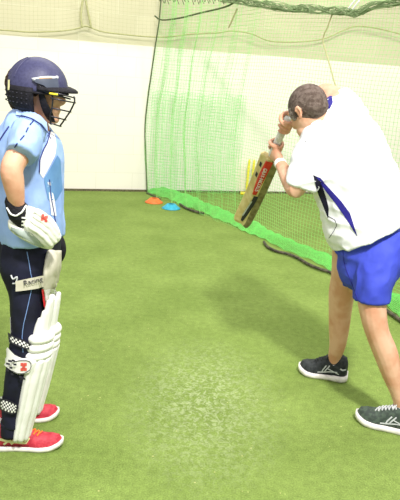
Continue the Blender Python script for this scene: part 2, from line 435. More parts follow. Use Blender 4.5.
# net hung on the back wall of the next lane, and the swagged net over the wall
def wn_hit(px, py, off=.05):
    d = ray(px, py); k = (W0 + wn * off - CAM).dot(wn) / d.dot(wn); return CAM + d * k
def wsz(px, py): p = wn_hit(px, py); return (p - W0).dot(wd), p.z
s0 = wsz(148, 190)[0]; s1 = wsz(237, 190)[0]; zt = wsz(190, 95)[1]
def bn(u, z): return W(u, z, .10 + .03 * math.sin(u * 17))
bm = bmesh.new(); us = frange(s0, s1, .03)
netting(bm, lambda u, v: bn(u, .02 + v * (zt - .02 + .03 * abs(math.sin(u * 9)))), us, frange(0, 1, .03), .0019, 1, 2)
pn = obj('wall_net_panel', bm, M['net_bright'], None, False); tag(pn, 'low dense green net panel against the back wall, left of the yellow stumps', 'net')
zr = wsz(60, 31)[1]
swag = thing('wall_net', 'olive net swagged on a rope across the khaki top of the back wall', 'net', W(0, 0))
def sw(s):
    px = None
    return zr + .10 * abs(math.sin((s - .35) * 1.15)) * -1 + .05
rope = [(-40, 31), (0, 30), (30, 32), (60, 31), (75, 29), (85, 26), (92, 28), (105, 32), (140, 36), (165, 37), (192, 34), (215, 33), (234, 31), (252, 34), (270, 41), (296, 42), (323, 39), (342, 31), (358, 26), (385, 30), (420, 40)]
bm = bmesh.new(); line(bm, [wn_hit(a, b, .12) for a, b in rope], .008, 8); obj('rope', bm, M['rope_olive'], swag)
bm = bmesh.new(); line(bm, [wn_hit(a, b, .13) for a, b in ((82, 27), (81, 14), (84, -4), (88, 12), (91, 27))], .012, 8); obj('hanging_cord', bm, M['rope_olive'], swag)
rsz = [((wn_hit(a, b, .1) - W0).dot(wd), wn_hit(a, b, .1).z) for a, b in rope]
def rz(s):
    for a, b in zip(rsz, rsz[1:]):
        if a[0] <= s <= b[0]: return a[1] + (b[1] - a[1]) * (s - a[0]) / (b[0] - a[0])
    return rsz[0][1] if s < rsz[0][0] else rsz[-1][1]
bm = bmesh.new(); netting(bm, lambda u, v: W(u, rz(u) + v * (3.2 - rz(u)), .10 + .02 * math.sin(u * 8)), frange(rsz[0][0], rsz[-1][0], .045), frange(0, 1, .03), .0011, 2, 2)
obj('netting', bm, M['rope_olive'], swag, False)

# ---------------------------------------------------------------- stumps and marker cones
sx = G(250, 192.3); st = thing('cricket_stumps', 'set of yellow plastic stumps standing by the back wall behind the net', 'stumps', (sx.x, sx.y - .18, 0))
for k in range(3):
    bm = bmesh.new(); c = V((st.location.x - .06 + k * .065, st.location.y + k * .01, 0))
    tube(bm, [(c + V((0, 0, .02)), .016), (c + V((0, 0, .30)), .016), (c + V((0, 0, .44)), .015), (c + V((0, 0, .455)), .010)], n=12, sub=1)
    obj('stump', bm, M['yellow'], st)
bm = bmesh.new(); box(bm, st.location + V((-.02, 0, .015)), (.24, .09, .03)); bmesh.ops.bevel(bm, geom=bm.edges[:], offset=.008, segments=2); obj('base', bm, M['yellow'], st)
def cone(px, py, m, label):
    c = G(px, py); bm = bmesh.new(); prof = [(.105, 0), (.105, .008), (.085, .02), (.05, .052), (.032, .056), (.03, .05), (.048, .045), (.08, .012), (.1, .002)]
    rings = [[bm.verts.new(c + V((r * math.cos(2 * PI * k / 28), r * math.sin(2 * PI * k / 28), z))) for k in range(28)] for r, z in prof]
    for a, b in zip(rings, rings[1:] + rings[:1]):
        for k in range(28): bm.faces.new((a[k], a[(k + 1) % 28], b[(k + 1) % 28], b[k]))
    me_ = obj('marker_cone', bm, m); tag(me_, label, 'cone')
    me_.data.transform(Matrix.Translation(-c)); me_.location = c
cone(154, 202.5, M['cone_orange'], 'orange disc marker cone on the turf, nearest the back wall')
cone(171, 208.5, M['cone_blue'], 'blue disc marker cone beside the divider net')

# ---------------------------------------------------------------- shoes
def shoe(root, heel, toe, width, up_m, sole_m, lace_m, hgt=.085, extra=None, sole_h=.03, sub_m=None):
    heel = V(heel); toe = V(toe); f = toe - heel; L = f.length; f.normalize(); side = V((-f.y, f.x, 0)).normalized()
    N = 22; ws = [(0, .20), (.04, .34), (.15, .40), (.35, .38), (.5, .42), (.68, .50), (.82, .47), (.93, .33), (1, .06)]
    hs = [(0, .62), (.04, .95), (.15, 1.08), (.28, 1.02), (.42, .92), (.55, .75), (.7, .56), (.85, .47), (.95, .34), (1, .08)]
    def ip(t, tb):
        for a, b in zip(tb, tb[1:]):
            if t <= b[0]:
                k = (t - a[0]) / (b[0] - a[0]); k = k * k * (3 - 2 * k); return a[1] + (b[1] - a[1]) * k
        return tb[-1][1]
    def lift(t): return .018 * max(0, (t - .72) / .28) ** 2 + .006 * max(0, (.1 - t) / .1)
    bm = bmesh.new(); rings = []
    ts = [math.sin(i / N * PI / 2) if i > N else i / N for i in range(N + 1)]
    for t in ts:
        hw = ip(t, ws) * width * .96; h = ip(t, hs) * hgt; r = []
        for k in range(13):
            a = PI * k / 12; x = math.cos(a); z = math.sin(a)
            r.append(bm.verts.new(heel + f * (t * L) + side * (hw * math.copysign(abs(x) ** .75, x) * (1 - .12 * z)) + V((0, 0, sole_h * .7 + lift(t) + h * z ** .8))))
        rings.append(r)
    for a, b in zip(rings, rings[1:]):
        for k in range(12): bm.faces.new((a[k], a[k + 1], b[k + 1], b[k]))
        bm.faces.new((a[0], b[0], b[12], a[12]))
    bm.faces.new(rings[0]); bm.faces.new(rings[-1][::-1])
    u = obj('shoe', bm, up_m, root)
    bm = bmesh.new(); rr = []
    for t in ts:
        hw = (ip(t, ws) * width + .004) * 1.0; c = heel + f * (t * (L + .012) - .006)
        wv = .5 + .5 * math.cos(t * 40)
        rr.append([bm.verts.new(c + side * s_ * hw * q + V((0, 0, z_ + lift(t)))) for s_, q, z_ in ((1, .9, .0), (1, 1.04, .010), (1, 1.0, sole_h + .004 + .004 * (t < .3)), (-1, 1.0, sole_h + .004 + .004 * (t < .3)), (-1, 1.04, .010), (-1, .9, .0))])
    for a, b in zip(rr, rr[1:]):
        for k in range(6): bm.faces.new((a[k], a[(k + 1) % 6], b[(k + 1) % 6], b[k]))
    bm.faces.new(rr[0]); bm.faces.new(rr[-1][::-1])
    so = obj('sole', bm, sole_m, u)
    tr = bvh(u)
    def top(t, y):
        o_ = heel + f * (t * L) + side * (y * width) + V((0, 0, .3)); h = tr.ray_cast(o_, V((0, 0, -1)))
        return (h[0] if h[0] else o_ - V((0, 0, .25))) + V((0, 0, .002))
    bm = bmesh.new()
    for k in range(6):
        t = .40 + k * .052; line(bm, [top(t, -.19), top(t + .012, -.08), top(t + .015, .08), top(t, .19)], .0036, 6, 2)
        line(bm, [top(t, -.17), top(t + .03, 0), top(t + .052, .17)], .003, 6, 2)
    for s_ in (-1, 1): line(bm, [top(.42, 0), top(.40, .1 * s_) + V((0, 0, .012)), top(.45, .22 * s_), top(.43, .05 * s_)], .003, 6, 3)
    obj('laces', bm, lace_m, u)
    def sidept(t, z, sg, off=.002):
        o_ = heel + f * (t * L) + side * (sg * .3) + V((0, 0, z)); h = tr.ray_cast(o_, side * -sg)
        return (h[0] + side * sg * off) if h[0] else heel + f * (t * L) + side * sg * width * .45 + V((0, 0, z))
    return u, so, sidept, top, f, side
def side_strip(bm, sidept, sg, pts, w_):
    prev = None
    for k in range(len(pts) - 1):
        for j in range(6):
            a = j / 6; t = pts[k][0] * (1 - a) + pts[k + 1][0] * a; z = pts[k][1] * (1 - a) + pts[k + 1][1] * a
            dt = pts[k + 1][0] - pts[k][0]; dz = (pts[k + 1][1] - pts[k][1]) / .27; l = math.hypot(dt, dz)
            nx, nz_ = -dz / l, dt / l
            cur = (bm.verts.new(sidept(t + nx * w_ / .27, z + nz_ * w_, sg)), bm.verts.new(sidept(t - nx * w_ / .27, z - nz_ * w_, sg)))
            if prev: bm.faces.new((prev[0], cur[0], cur[1], prev[1]))
            prev = cur

# ---------------------------------------------------------------- heads, hands
def frame(fwd, upv):
    x = V(fwd).normalized(); z = (V(upv) - x * V(upv).dot(x)).normalized(); y = z.cross(x)
    return Matrix(((x.x, y.x, z.x), (x.y, y.y, z.y), (x.z, y.z, z.z)))
def head(bm, c, R, s=1.0):
    T = lambda x, y, z: V(c) + R @ V((x * s, y * s, z * s))
    ell(bm, T(-.012, 0, .03), (.096 * s, .076 * s, .088 * s), R)
    ell(bm, T(.018, 0, -.005), (.074 * s, .066 * s, .085 * s), R)
    ell(bm, T(.045, 0, -.065), (.045 * s, .048 * s, .045 * s), R)       # jaw
    ell(bm, T(.070, 0, -.092), (.022 * s, .026 * s, .018 * s), R)       # chin
    for q in (-1, 1):
        ell(bm, T(.058, .032 * q, -.025), (.026 * s, .022 * s, .024 * s), R)   # cheek
        ell(bm, T(.072, .028 * q, .030), (.016 * s, .024 * s, .009 * s), R)    # brow
        # ear: rim, lobe and inner fold
        for k in range(9):
            a = math.radians(-110 + k * 32)
            ell(bm, T(-.010 - .013 * math.cos(a) * 1.0, (.078 + .004) * q, -.006 + .026 * math.sin(a)), (.006 * s, .006 * s, .006 * s), R, 8)
        ell(bm, T(-.008, .076 * q, -.008), (.012 * s, .006 * s, .024 * s), R)
    tube(bm, [(T(.082, 0, .020), .007 * s), (T(.094, 0, -.004), .010 * s), (T(.103, 0, -.020), .013 * s), (T(.090, 0, -.030), .012 * s)], n=10)
    for z_, q in ((-.052, .006), (-.061, .007)): ell(bm, T(.083, 0, z_), (.012 * s, .024 * s, q * s), R)
    return T
def grip_hand(bm, axis_p, axis_d, wrist, r_handle, s=1.0, flip=1, back=None):
    """hand closed round a handle: palm, four curled fingers of unequal length, thumb"""
    c = V(axis_p); d = V(axis_d).normalized(); w_ = V(wrist)
    tow = w_ - c; tow = (tow - d * tow.dot(d)).normalized(); sd = d.cross(tow) * flip
    R_ = r_handle + .009 * s
    tube(bm, [(w_, .024 * s, .018 * s), (w_.lerp(c + tow * (R_ + .012), .55), .030 * s, .019 * s), (c + tow * (R_ + .010) - sd * .012, .038 * s, .015 * s)], ref=sd)
    ln = (.82, .96, 1.0, .88)
    for k in range(4):
        o = d * ((k - 1.5) * .0195 * s); pts = []
        tot = 265 * ln[k]
        for j in range(9):
            a = math.radians(-25 + tot * j / 8)
            rr = R_ * (1.25 - .25 * min(1, j / 3))
            pts.append((c + o + tow * math.cos(a) * rr + sd * math.sin(a) * rr, (.0092 - .0003 * j) * s))
        tube(bm, pts, ref=d, n=10, sub=2)
    th = []
    for j in range(6):
        a = math.radians(-20 - 34 * j); th.append((c + d * (.034 - .004 * j) * s * -1 + tow * math.cos(a) * (R_ + .004) + sd * math.sin(a) * (R_ + .004), (.0115 - .0007 * j) * s))
    tube(bm, th, ref=d, n=10, sub=2)

# ================================================================ THE BOY
YB = 2.17
boy = thing('person', 'young cricketer in pale blue polo, navy helmet and white pads, hand on hip', 'person', (G(20, 440).x, YB, 0))
def R3(px, py, Y, ra, rb=None): k = K(Y); return (P(px, py, Y), ra * k, (rb if rb is not None else ra * k))
bR = frame((1, -.10, -.06), (0, 0, 1)); hs = .93
hc = P(37, 92, YB)
bm = bmesh.new(); T = head(bm, hc, bR, hs)
tube(bm, [R3(30, 128, YB, 12, .05), R3(33, 114, YB, 11, .045), R3(37, 100, YB, 12, .045)])
tube(bm, [R3(28, 130, YB, 20, .10), R3(30, 150, YB, 24, .10), R3(31, 190, YB, 25, .10), R3(31, 240, YB, 23, .115), R3(28, 262, YB, 20, .11)])
# near arm bent, hand on hip
tube(bm, [R3(28, 134, 2.04, 11, .04), R3(20, 152, 1.98, 11.5, .04), R3(12, 168, 1.94, 11, .038), R3(13.5, 182, 1.945, 10.5, .036), R3(16, 197, 1.96, 8.5, .03), R3(18, 210, 1.98, 7, .022), R3(26, 219, 1.99, 8, .018), R3(38, 228, 1.99, 8, .015)])
for k, (dx, dy, L_) in enumerate(((2, -6, .8), (3, -2, 1), (2, 2, .95), (0, 6, .75))):
    tube(bm, [R3(38 + dx * .5, 227 + dy, 1.99, 2.3), R3(46 + dx, 232 + dy, 1.99, 2.2), R3(46 + 9 * L_, 233 + dy + 5 * L_, 2.0, 1.8)], n=8)
tube(bm, [R3(24, 222, 1.99, 2.8), R3(30, 230, 2.0, 2.6), R3(37, 238, 2.01, 2.2)], n=8)
# far arm
tube(bm, [R3(30, 136, 2.31, 10, .04), R3(22, 160, 2.38, 9, .035), R3(22, 185, 2.44, 8, .03), R3(40, 215, 2.42, 7, .026), R3(52, 235, 2.38, 7, .022), R3(58, 248, 2.34, 6, .018)])
# legs
def leg(dy, far=False):
    q = .0
    o = 0 if not far else 5
    tube(bm, [R3(30 + o, 258, 2.12 + dy, 20, .07), R3(28 + o, 295, 2.10 + dy, 14, .062), R3(27 + o, 330 - o, 2.08 + dy, 11, .05), R3(24 + o, 365 - 2 * o, 2.06 + dy, 12, .048), R3(16 + o, 405 - 3 * o, 2.05 + dy, 8, .034), R3(13 + o * 1.4, 432 - 4.5 * o, 2.055 + dy, 8, .034)])
leg(0); leg(.20, True)
body = fuse('body', bm, M['skin'], boy, .0045, 3)
# eyes
for q in (-1, 1):
    bm = bmesh.new(); ell(bm, T(.077, .030 * q, .010), (.012, .014, .010), bR); e = obj('eye', bm, M['white_cloth'], boy)
    bm = bmesh.new(); ell(bm, T(.087, .030 * q, .010), (.004, .006, .006), bR); obj('iris', bm, M['dark_mark'], e)
bm = bmesh.new(); ell(bm, T(-.025, 0, .02), (.096 * hs, .080 * hs, .085 * hs), bR)
ell(bm, T(-.055, 0, -.035), (.050 * hs, .062 * hs, .05 * hs), bR)
fuse('hair', bm, M['hair_dark'], boy, .005, 2, (.003, (60, 60, 60)))

# polo shirt
bm = bmesh.new()
tube(bm, [R3(33, 116, YB, 14, .062), R3(29, 124, YB, 20, .11), R3(27.5, 136, YB, 27, .145), R3(29, 155, YB, 31, .15), R3(30, 180, YB, 30.5, .145), R3(30.5, 208, YB, 30.5, .145), R3(32, 225, YB, 31, .15), R3(33, 237, YB, 29.5, .152)], caps=(False, False), n=28)
for sy, yy in ((1, (2.05, 2.00, 1.955)), (-1, (2.30, 2.36, 2.40))):
    tube(bm, [R3(30, 129, yy[0], 15, .055), R3(26, 141, yy[1], 15, .06), R3(20.5, 155, yy[2], 14.5, .056)], caps=(True, False), n=20)
shirt = fuse('polo_shirt', bm, M['shirt_blue'], boy, .005, 3, (.0065, (13, 13, 6)))
ts = bvh(shirt)
def onshirt(name, A, B, m, n=16, mm=5, off=.0022, tr=None, parent=None): return obj(name, ribbon(tr or ts, A, B, n, mm, off, fallY=2.1), m, parent or shirt)
onshirt('white_side_panel', [(50, 132), (44, 150), (40, 160), (39, 172), (42, 177)], [(54, 132), (56, 145), (55, 155), (50, 165), (43, 178)], M['white_cloth'])
onshirt('mid_blue_side_area', [(44, 178), (50, 168), (57, 155), (60, 160)], [(44, 182), (48, 200), (56, 200), (62, 190)], M['shirt_mid'])  # mid-blue triangular area on the shirt's side
onshirt('white_lower_panel', [(47, 182), (49, 198), (51, 215)], [(50, 182), (54, 198), (56, 216)], M['white_cloth'])
onshirt('collar', [(17, 111), (24, 110), (32, 113), (40, 118), (45, 123)], [(16, 116), (23, 117), (32, 120), (40, 125), (46, 131)], M['shirt_blue'], off=.007)
obj('collar_piping', drape(ts, [(17, 117), (24, 118), (33, 121), (40, 126), (46, 132), (50, 140)], .0014, .006, fallY=2.1), M['piping'], shirt)
obj('side_piping', drape(ts, [(50, 131), (47, 142), (42, 152), (39.5, 160), (39, 172)], .0022, .003, fallY=2.1), M['piping'], shirt)
obj('side_piping', drape(ts, [(49, 180), (50, 196), (53, 210), (55, 222)], .0018, .003, fallY=2.1), M['piping'], shirt)
for a, b in (((33, 121), (30, 125)), ((28, 128), (26, 132)), ((24, 136), (20.5, 140)), ((17.5, 143.5), (15, 147))):
    obj('sleeve_piping', drape(ts, [a, b], .0022, .002, n=3, fallY=2.0), M['piping'], shirt)
obj('back_piping', drape(ts, [(9, 127), (5, 133), (1, 139), (-2, 144)], .0025, .002, fallY=2.1), M['piping'], shirt)

# navy trousers
bm = bmesh.new()
tube(bm, [R3(31, 231, YB, 27, .13), R3(30, 248, YB, 29, .15), R3(29, 262, YB, 28, .15), R3(30, 275, YB, 24, .14)], caps=(False, True), n=28)
tube(bm, [R3(29, 262, 2.10, 26, .085), R3(27, 285, 2.10, 20, .08), R3(27, 305, 2.09, 16.5, .072), R3(27, 330, 2.08, 15.5, .064), R3(23, 355, 2.065, 14.5, .058), R3(17.5, 380, 2.055, 12.5, .050), R3(13.5, 405, 2.055, 11, .047), R3(12, 424, 2.055, 10, .044)], caps=(True, False), n=22)
tube(bm, [R3(32, 262, 2.25, 24, .085), R3(33, 285, 2.27, 18, .075), R3(36, 305, 2.28, 16, .07), R3(34, 330, 2.28, 15, .062), R3(28, 355, 2.27, 13, .056), R3(24, 380, 2.26, 12, .05), R3(22, 400, 2.26, 10, .044), R3(22, 406, 2.26, 10, .042)], caps=(True, False), n=22)
pants = fuse('trousers', bm, M['navy'], boy, .005, 3, (.004, (9, 9, 6)))
tp = bvh(pants)
obj('leg_piping', drape(tp, [(27, 252), (29, 262), (31, 275), (33, 283), (30, 296), (27, 310), (24, 322), (22, 335), (23, 352)], .0016, .001), M['lightpiping'], pants)
# thigh guard with strap
tg = ribbon(tp, [(46, 250), (44, 262), (42, 275), (41, 290), (42, 303), (44, 311)], [(57, 250), (57, 262), (56.5, 280), (56, 295), (55, 305), (50, 312)], 18, 6, .012)
guard = obj('thigh_guard', tg, M['cream'], boy); sm = guard.modifiers.new('t', 'SOLIDIFY'); sm.thickness = .012; sm.offset = 0
b2 = ribbon(tp, [(39.5, 287), (39, 298), (40, 306), (43, 312)], [(41.5, 287), (41, 298), (42, 306), (45, 311)], 10, 2, .016); obj('red_edging', b2, M['red'], guard)
b2 = ribbon(tp, [(41, 287), (41, 298), (42, 306), (45, 312)], [(56, 287), (55.5, 298), (55, 304), (50, 312)], 10, 4, .020); obj('white_panel', b2, M['pad_white'], guard)
tgt = bvh(guard, pants)
obj('letter_mark', drape(tgt, [(50, 291), (47.5, 292.5), (46.5, 296), (47, 300), (49.5, 302)], .0012, .016), M['dark_mark'], guard)
strap = obj('thigh_strap', ribbon(tp, [(17, 280), (25, 278), (35, 275.5), (45, 273), (56, 272)], [(17.5, 290), (25, 289), (35, 287), (42, 284.5), (56, 285)], 20, 4, .014), M['cream'], guard)
k1 = hit(bvh(strap), 33, 281, .003); k2 = hit(bvh(strap), 37, 280, .003)
text_on('strap_lettering', 'Racing', .026, k1, k2 - k1, CAM - k1, M['dark_mark'], strap)
bm = bmesh.new(); line(bm, [hit(tp, 12, 275, .006), hit(tp, 15, 278, .012), hit(tp, 18, 276, .01), hit(tp, 17, 282, .01), hit(tp, 14, 283, .006)], .003, 6); obj('buckle', bm, M['silver'], guard)

# leg pads
def leg_pad(knee_px, ank_px, YL, sc=1.0, name='leg_pad', label=None):
    """fan of vertical canes wrapped round the shin, three rolls at the knee, a wing above"""
    kx, ky = knee_px; ax, ay = ank_px
    kn = P(kx, ky, YL); an = P(ax, ay, YL); ax_d = (kn - an); Ls = ax_d.length; ax_d.normalize()
    f = V((1, -.12, 0)); f = (f - ax_d * f.dot(ax_d)).normalized(); sd = ax_d.cross(f); up_ = (ax_d + V((0, 0, .8))).normalized()   # sd away from camera (+y)
    px = K(YL)
    bm = bmesh.new(); nu, nv = 56, 26; inn = []; out = []
    tab_r = [(0, 7), (.1, 6.5), (.4, 8.5), (.8, 10), (1.0, 10.5), (1.18, 11)]
    def ip(t):
        for a, b in zip(tab_r, tab_r[1:]):
            if t <= b[0]: return a[1] + (b[1] - a[1]) * (t - a[0]) / (b[0] - a[0])
        return tab_r[-1][1]
    for j in range(nv + 1):
        v = j / nv; half = 97 - 26 * max(0, v - .8) / .2 * .4
        ro, ri = [], []
        for i in range(nu + 1):
            u = i / nu; a = math.radians(-half + 2 * half * u)
            r = ip(v) * px + .006; rid = .010 * abs(math.sin(u * PI * 6)) ** .5
            if v < .05: r -= (.05 - v) * .15
            c = an + ax_d * (Ls * v) + f * (.0)
            dr = f * math.cos(a) + sd * math.sin(a)
            edge = min(1, min(u, 1 - u) * 14)
            ro.append(bm.verts.new(c + dr * (r + .012 + rid * edge))); ri.append(bm.verts.new(c + dr * r))
        out.append(ro); inn.append(ri)
    for j in range(nv):
        for i in range(nu):
            bm.faces.new((out[j][i], out[j][i + 1], out[j + 1][i + 1], out[j + 1][i])); bm.faces.new((inn[j][i + 1], inn[j][i], inn[j + 1][i], inn[j + 1][i + 1]))
        for i in (0, nu): bm.faces.new((out[j][i], inn[j][i], inn[j + 1][i], out[j + 1][i]))
    for j in (0, nv):
        for i in range(nu): bm.faces.new((out[j][i], out[j][i + 1], inn[j][i + 1], inn[j][i]))
    pad = obj(name, bm, M['pad_white'], boy, label=label)
    # knee rolls
    for q in range(3):
        v = 1.005 + q * .092; bm = bmesh.new(); pts = []
        for i in range(15):
            a = math.radians(-98 + 196 * i / 14); r = (9.3 - q * .4) * px + .010
            pts.append((kn + up_ * (Ls * (v - 1) + .012 * math.cos(a)) + f * (.002 + .002 * q) + f * math.cos(a) * r + sd * math.sin(a) * r, .0215 if 0 < i < 14 else .016, .019))
        tube(bm, pts, ref=ax_d, n=14, sub=2); obj('knee_roll', bm, M['pad_white'], pad)
    # upper wing: canes rising and leaning forward
    for i in range(7):
        a = math.radians(-78 + 156 * i / 6); r = 7.8 * px; bm = bmesh.new()
        b0 = kn + up_ * (Ls * .24) + f * .006 + f * math.cos(a) * r + sd * math.sin(a) * r
        h = .055 + .095 * math.cos(a) ** 2
        tube(bm, [(b0, .017, .012), (b0 + up_ * h * .5 + f * .004, .0165, .012), (b0 + up_ * h + f * .008, .013, .010)], ref=f * math.cos(a) + sd * math.sin(a), n=12)
        obj('top_cane', bm, M['pad_white'], pad)
    return pad, an, ax_d, Ls, f, sd, px
pad, an, axd, Ls, pf, psd, ppx = leg_pad((35, 352), (17.5, 436), 2.065)
padf, *_ = leg_pad((43, 342), (30, 410), 2.275)
# straps on the near pad
tl = bvh(pants, pad)
def checker(name, A, B, n, m, off, parent, c1='dark_mark', c2='pad_white', border=None):
    bm = ribbon(tl, A, B, n, m, off, mi=lambda i, j: (i + j) % 2 if 0 < j < m - 1 and 0 < i < n - 1 else 0)
    o = obj(name, bm, M[c1], parent, False); o.data.materials.append(M[c2]); return o
ws_ = obj('pad_wing', ribbon(tl, [(8, 318), (7, 328), (7, 340), (9, 346)], [(11.5, 317), (12, 326), (12, 334), (13, 340)], 8, 2, .006), M['pad_white'], pad)
checker('checked_strap', [(11, 332), (17, 335.5), (24, 338.5), (31, 344), (32, 346)], [(12, 342), (18, 345), (24, 347.5), (29, 348.5), (31, 348)], 14, 5, .012, pad)
obj('pad_wing', ribbon(tl, [(10, 347), (16, 354), (22, 357), (27, 359)], [(3, 361), (8, 366), (14, 370), (20, 373)], 12, 6, .010), M['pad_white'], pad)
bY = min(hit(tl, x, y, .004).y for x in (13, 20, 27, 30) for y in (362, 367, 372))
bd = bmesh.new(); f1 = []; f2 = []
for x, y in ((12, 362), (14, 360.6), (20, 360), (28, 360), (31, 361.5), (32, 365), (31.2, 369.5), (29, 372.5), (24, 374), (17, 374), (13, 372), (11.5, 367)):
    f1.append(bd.verts.new(P(x, y, bY - .006))); f2.append(bd.verts.new(P(x, y, bY - .006) + V((0, .014, 0))))
bd.faces.new(f1); bd.faces.new(f2[::-1])
for k in range(12): bd.faces.new((f1[k], f2[k], f2[(k + 1) % 12], f1[(k + 1) % 12]))
badge = obj('strap_badge', bd, M['pad_white'], pad, False); tb = bvh(badge)
obj('badge_outline', drape(tb, [(14, 361.5), (20, 360.3), (27, 360.3), (31, 362), (31.3, 366), (30, 370), (24, 373.3), (17, 373.3), (13, 371)], .0012, .0015), M['dark_mark'], badge)
bm = bmesh.new()
for cx, cy in ((22.2, 364.2), (25.4, 364.2), (22.2, 369.2), (25.4, 369.2), (23.8, 366.7)): ribbon(tb, [(cx - 1.5, cy - 1.5), (cx - 1.5, cy + 1.5)], [(cx + 1.5, cy - 1.5), (cx + 1.5, cy + 1.5)], 2, 2, .002, bm)
obj('badge_emblem', bm, M['coral'], badge, False)
for cx, cy in ((14, 359), (12.5, 362), (16, 358), (14, 365.5), (15, 371), (17, 362), (21, 375), (24, 375.5), (12, 368)): obj('strap_fleck', ribbon(tl, [(cx - 1, cy - 1), (cx - 1, cy + 1)], [(cx + 1, cy - 1), (cx + 1, cy + 1)], 1, 1, .0245), M['dark_mark'], pad, False)
checker('ankle_strap', [(3, 398), (8, 397.5), (13, 400), (17, 403.5)], [(2, 408), (7, 411), (12, 412.5), (16, 411)], 12, 7, .012, pad)
obj('pad_wing', ribbon(tl, [(1.5, 397), (1, 403), (1.5, 408)], [(4.5, 396), (4, 402), (4.5, 407)], 6, 2, .010), M['pad_white'], pad)
bm = bmesh.new(); ell(bm, P(34, 411, 2.12), (.016, .012, .014)); obj('buckle', bm, M['pad_white'], padf)

# shoes
for heel, toe, sh in (((-9, 447), (62, 446), 0), ((6, 417), (58, 416), 1)):
    a = G(*heel); b = G(*toe)
    if sh: a = G(0, 421)
    u, so, sp, tp_, f_, sd_ = shoe(boy, a, b, .092, M['shoe_red'], M['sole'], M['orange'], .086, sole_h=.018)
    bm = bmesh.new()
    for t0 in (.30, .40): side_strip(bm, sp, -1 if sd_.y > 0 else 1, [(t0 - .1, .035), (t0, .055), (t0 + .12, .075)], .004)
    side_strip(bm, sp, -1 if sd_.y > 0 else 1, [(.12, .06), (.3, .045), (.5, .04), (.56, .065)], .005)
    obj('side_stripes', bm, M['yellowwhite'], u)
    bm = bmesh.new(); side_strip(bm, sp, -1 if sd_.y > 0 else 1, [(.02, .030), (.3, .028), (.6, .028)], .003); obj('sole_line', bm, M['sole_red'], u)
for (x, y, Y) in ((11, 432, 2.055), (22, 408, 2.26)):
    bm = bmesh.new(); tube(bm, [R3(x - .5, y - 12, Y, 10.3, .042), R3(x, y + 2, Y, 11, .042)], caps=(False, False)); obj('sock', bm, M['navy'], boy)

# batting gloves
def glove(Y, pts_palm, fingers, thumb, main, name, label=None):
    bm = bmesh.new(); tube(bm, [R3(x, y, Y + dy, r, rb) for x, y, dy, r, rb in pts_palm], n=18)
    for fg in fingers:
        for (a, b) in zip(fg, fg[1:]):
            tube(bm, [R3(a[0], a[1], Y + a[2], a[3]), R3((a[0] + b[0]) / 2, (a[1] + b[1]) / 2, Y + (a[2] + b[2]) / 2, a[3] * 1.12), R3(b[0], b[1], Y + b[2], b[3])], n=10, sub=2)
    tube(bm, [R3(x, y, Y + dy, r) for x, y, dy, r in thumb], n=10)
    if main == 'glove_white': tube(bm, [R3(12, 222, Y + .0, 4, .02), R3(15, 227, Y + .0, 6, .02), R3(27, 235, Y, 6.5, .02), R3(40, 241, Y + .01, 6.5, .018), R3(50, 245, Y + .02, 5, .014)], n=12)
    return fuse(name, bm, M[main], boy, .0032, 1, label=label)
fg = []
for k, (ox, oy, L_) in enumerate(((3, -7.5, .92), (2.0, -2.5, 1.0), (0, 2.5, .98), (-3, 7.5, .82))):
    fg.append([(34 + ox, 219 + oy, -.026, 3.3), (41 + ox + 1 * L_, 223 + oy + L_, -.028, 3.3), (47 + ox + 2 * L_, 228 + oy + 2 * L_, -.024, 3.2), (50 + ox + 5 * L_, 235 + oy * .8 + 4 * L_, -.012, 3.0)])
glv = glove(1.975, [(19, 212, 0, 8, .026), (27, 216, 0, 11, .026), (37, 223, 0, 13.5, .022), (47, 232, .01, 12, .020), (54, 239, .015, 9, .018)] , fg, [(26, 222, -.012, 4.2), (32, 231, -.015, 4.2), (42, 240, -.008, 3.8), (49, 245, .0, 3.2)], 'glove_white', 'batting_glove', None)
tg2 = bvh(glv)
obj('palm_panel', ribbon(tg2, [(8, 226), (18, 229), (30, 232), (38, 239), (44, 246)], [(8, 233), (18, 238), (30, 243), (38, 246), (46, 250)], 14, 4, .001, fallY=1.99), M['glove_pale'], glv)
bm = bmesh.new(); tube(bm, [R3(13.5, 202, 1.97, 8.5, .032), R3(16, 207, 1.975, 10, .036), R3(20, 214, 1.975, 11.5, .036), R3(23, 220, 1.98, 10, .03)], n=18)
cuff = obj('glove_cuff', bm, M['black'], glv); tc_ = bvh(cuff)
bm = bmesh.new()
for y0 in (217.5, 221, 224.5): ribbon(tc_, [(21.5, y0 - 1), (26, y0 - .6)], [(21.5, y0 + .6), (26, y0 + 1)], 4, 2, .004, bm, fallY=1.93)
obj('cuff_stripes', bm, M['pad_white'], cuff)
obj('cuff_edging', drape(tc_, [(7.5, 208), (11, 214), (16, 216), (22, 212), (25.5, 206)], .003, .002, fallY=1.93), M['pad_white'], cuff)
bm = bmesh.new()
for cx, cy in ((43, 215.5), (46.5, 217), (42.2, 219), (46, 220.5), (44.4, 218)): ribbon(tg2, [(cx - 1.4, cy - 1.4), (cx - 1.4, cy + 1.4)], [(cx + 1.4, cy - 1.4), (cx + 1.4, cy + 1.4)], 2, 2, .002, bm)
obj('glove_emblem', bm, M['coral'], glv, False)
glove(2.34, [(50, 232, .03, 7, .024), (56, 240, .01, 8, .024), (59, 249, 0, 7.5, .02), (59, 256, 0, 6, .018)], [[(60, 242, -.02, 3), (63, 250, -.02, 3), (61, 259, -.01, 2.6)], [(58, 244, .01, 3), (61, 252, .01, 3), (59, 262, .01, 2.6)], [(56, 244, -.02, 3), (58, 253, -.02, 3), (57, 262, -.01, 2.4)], [(60, 246, .03, 3), (62, 254, .03, 3), (60, 260, .03, 2.4)]], [(54, 240, -.03, 3), (54, 248, -.03, 3), (56, 255, -.02, 2.5)], 'black', 'batting_glove', 'dark glove on the far hand')

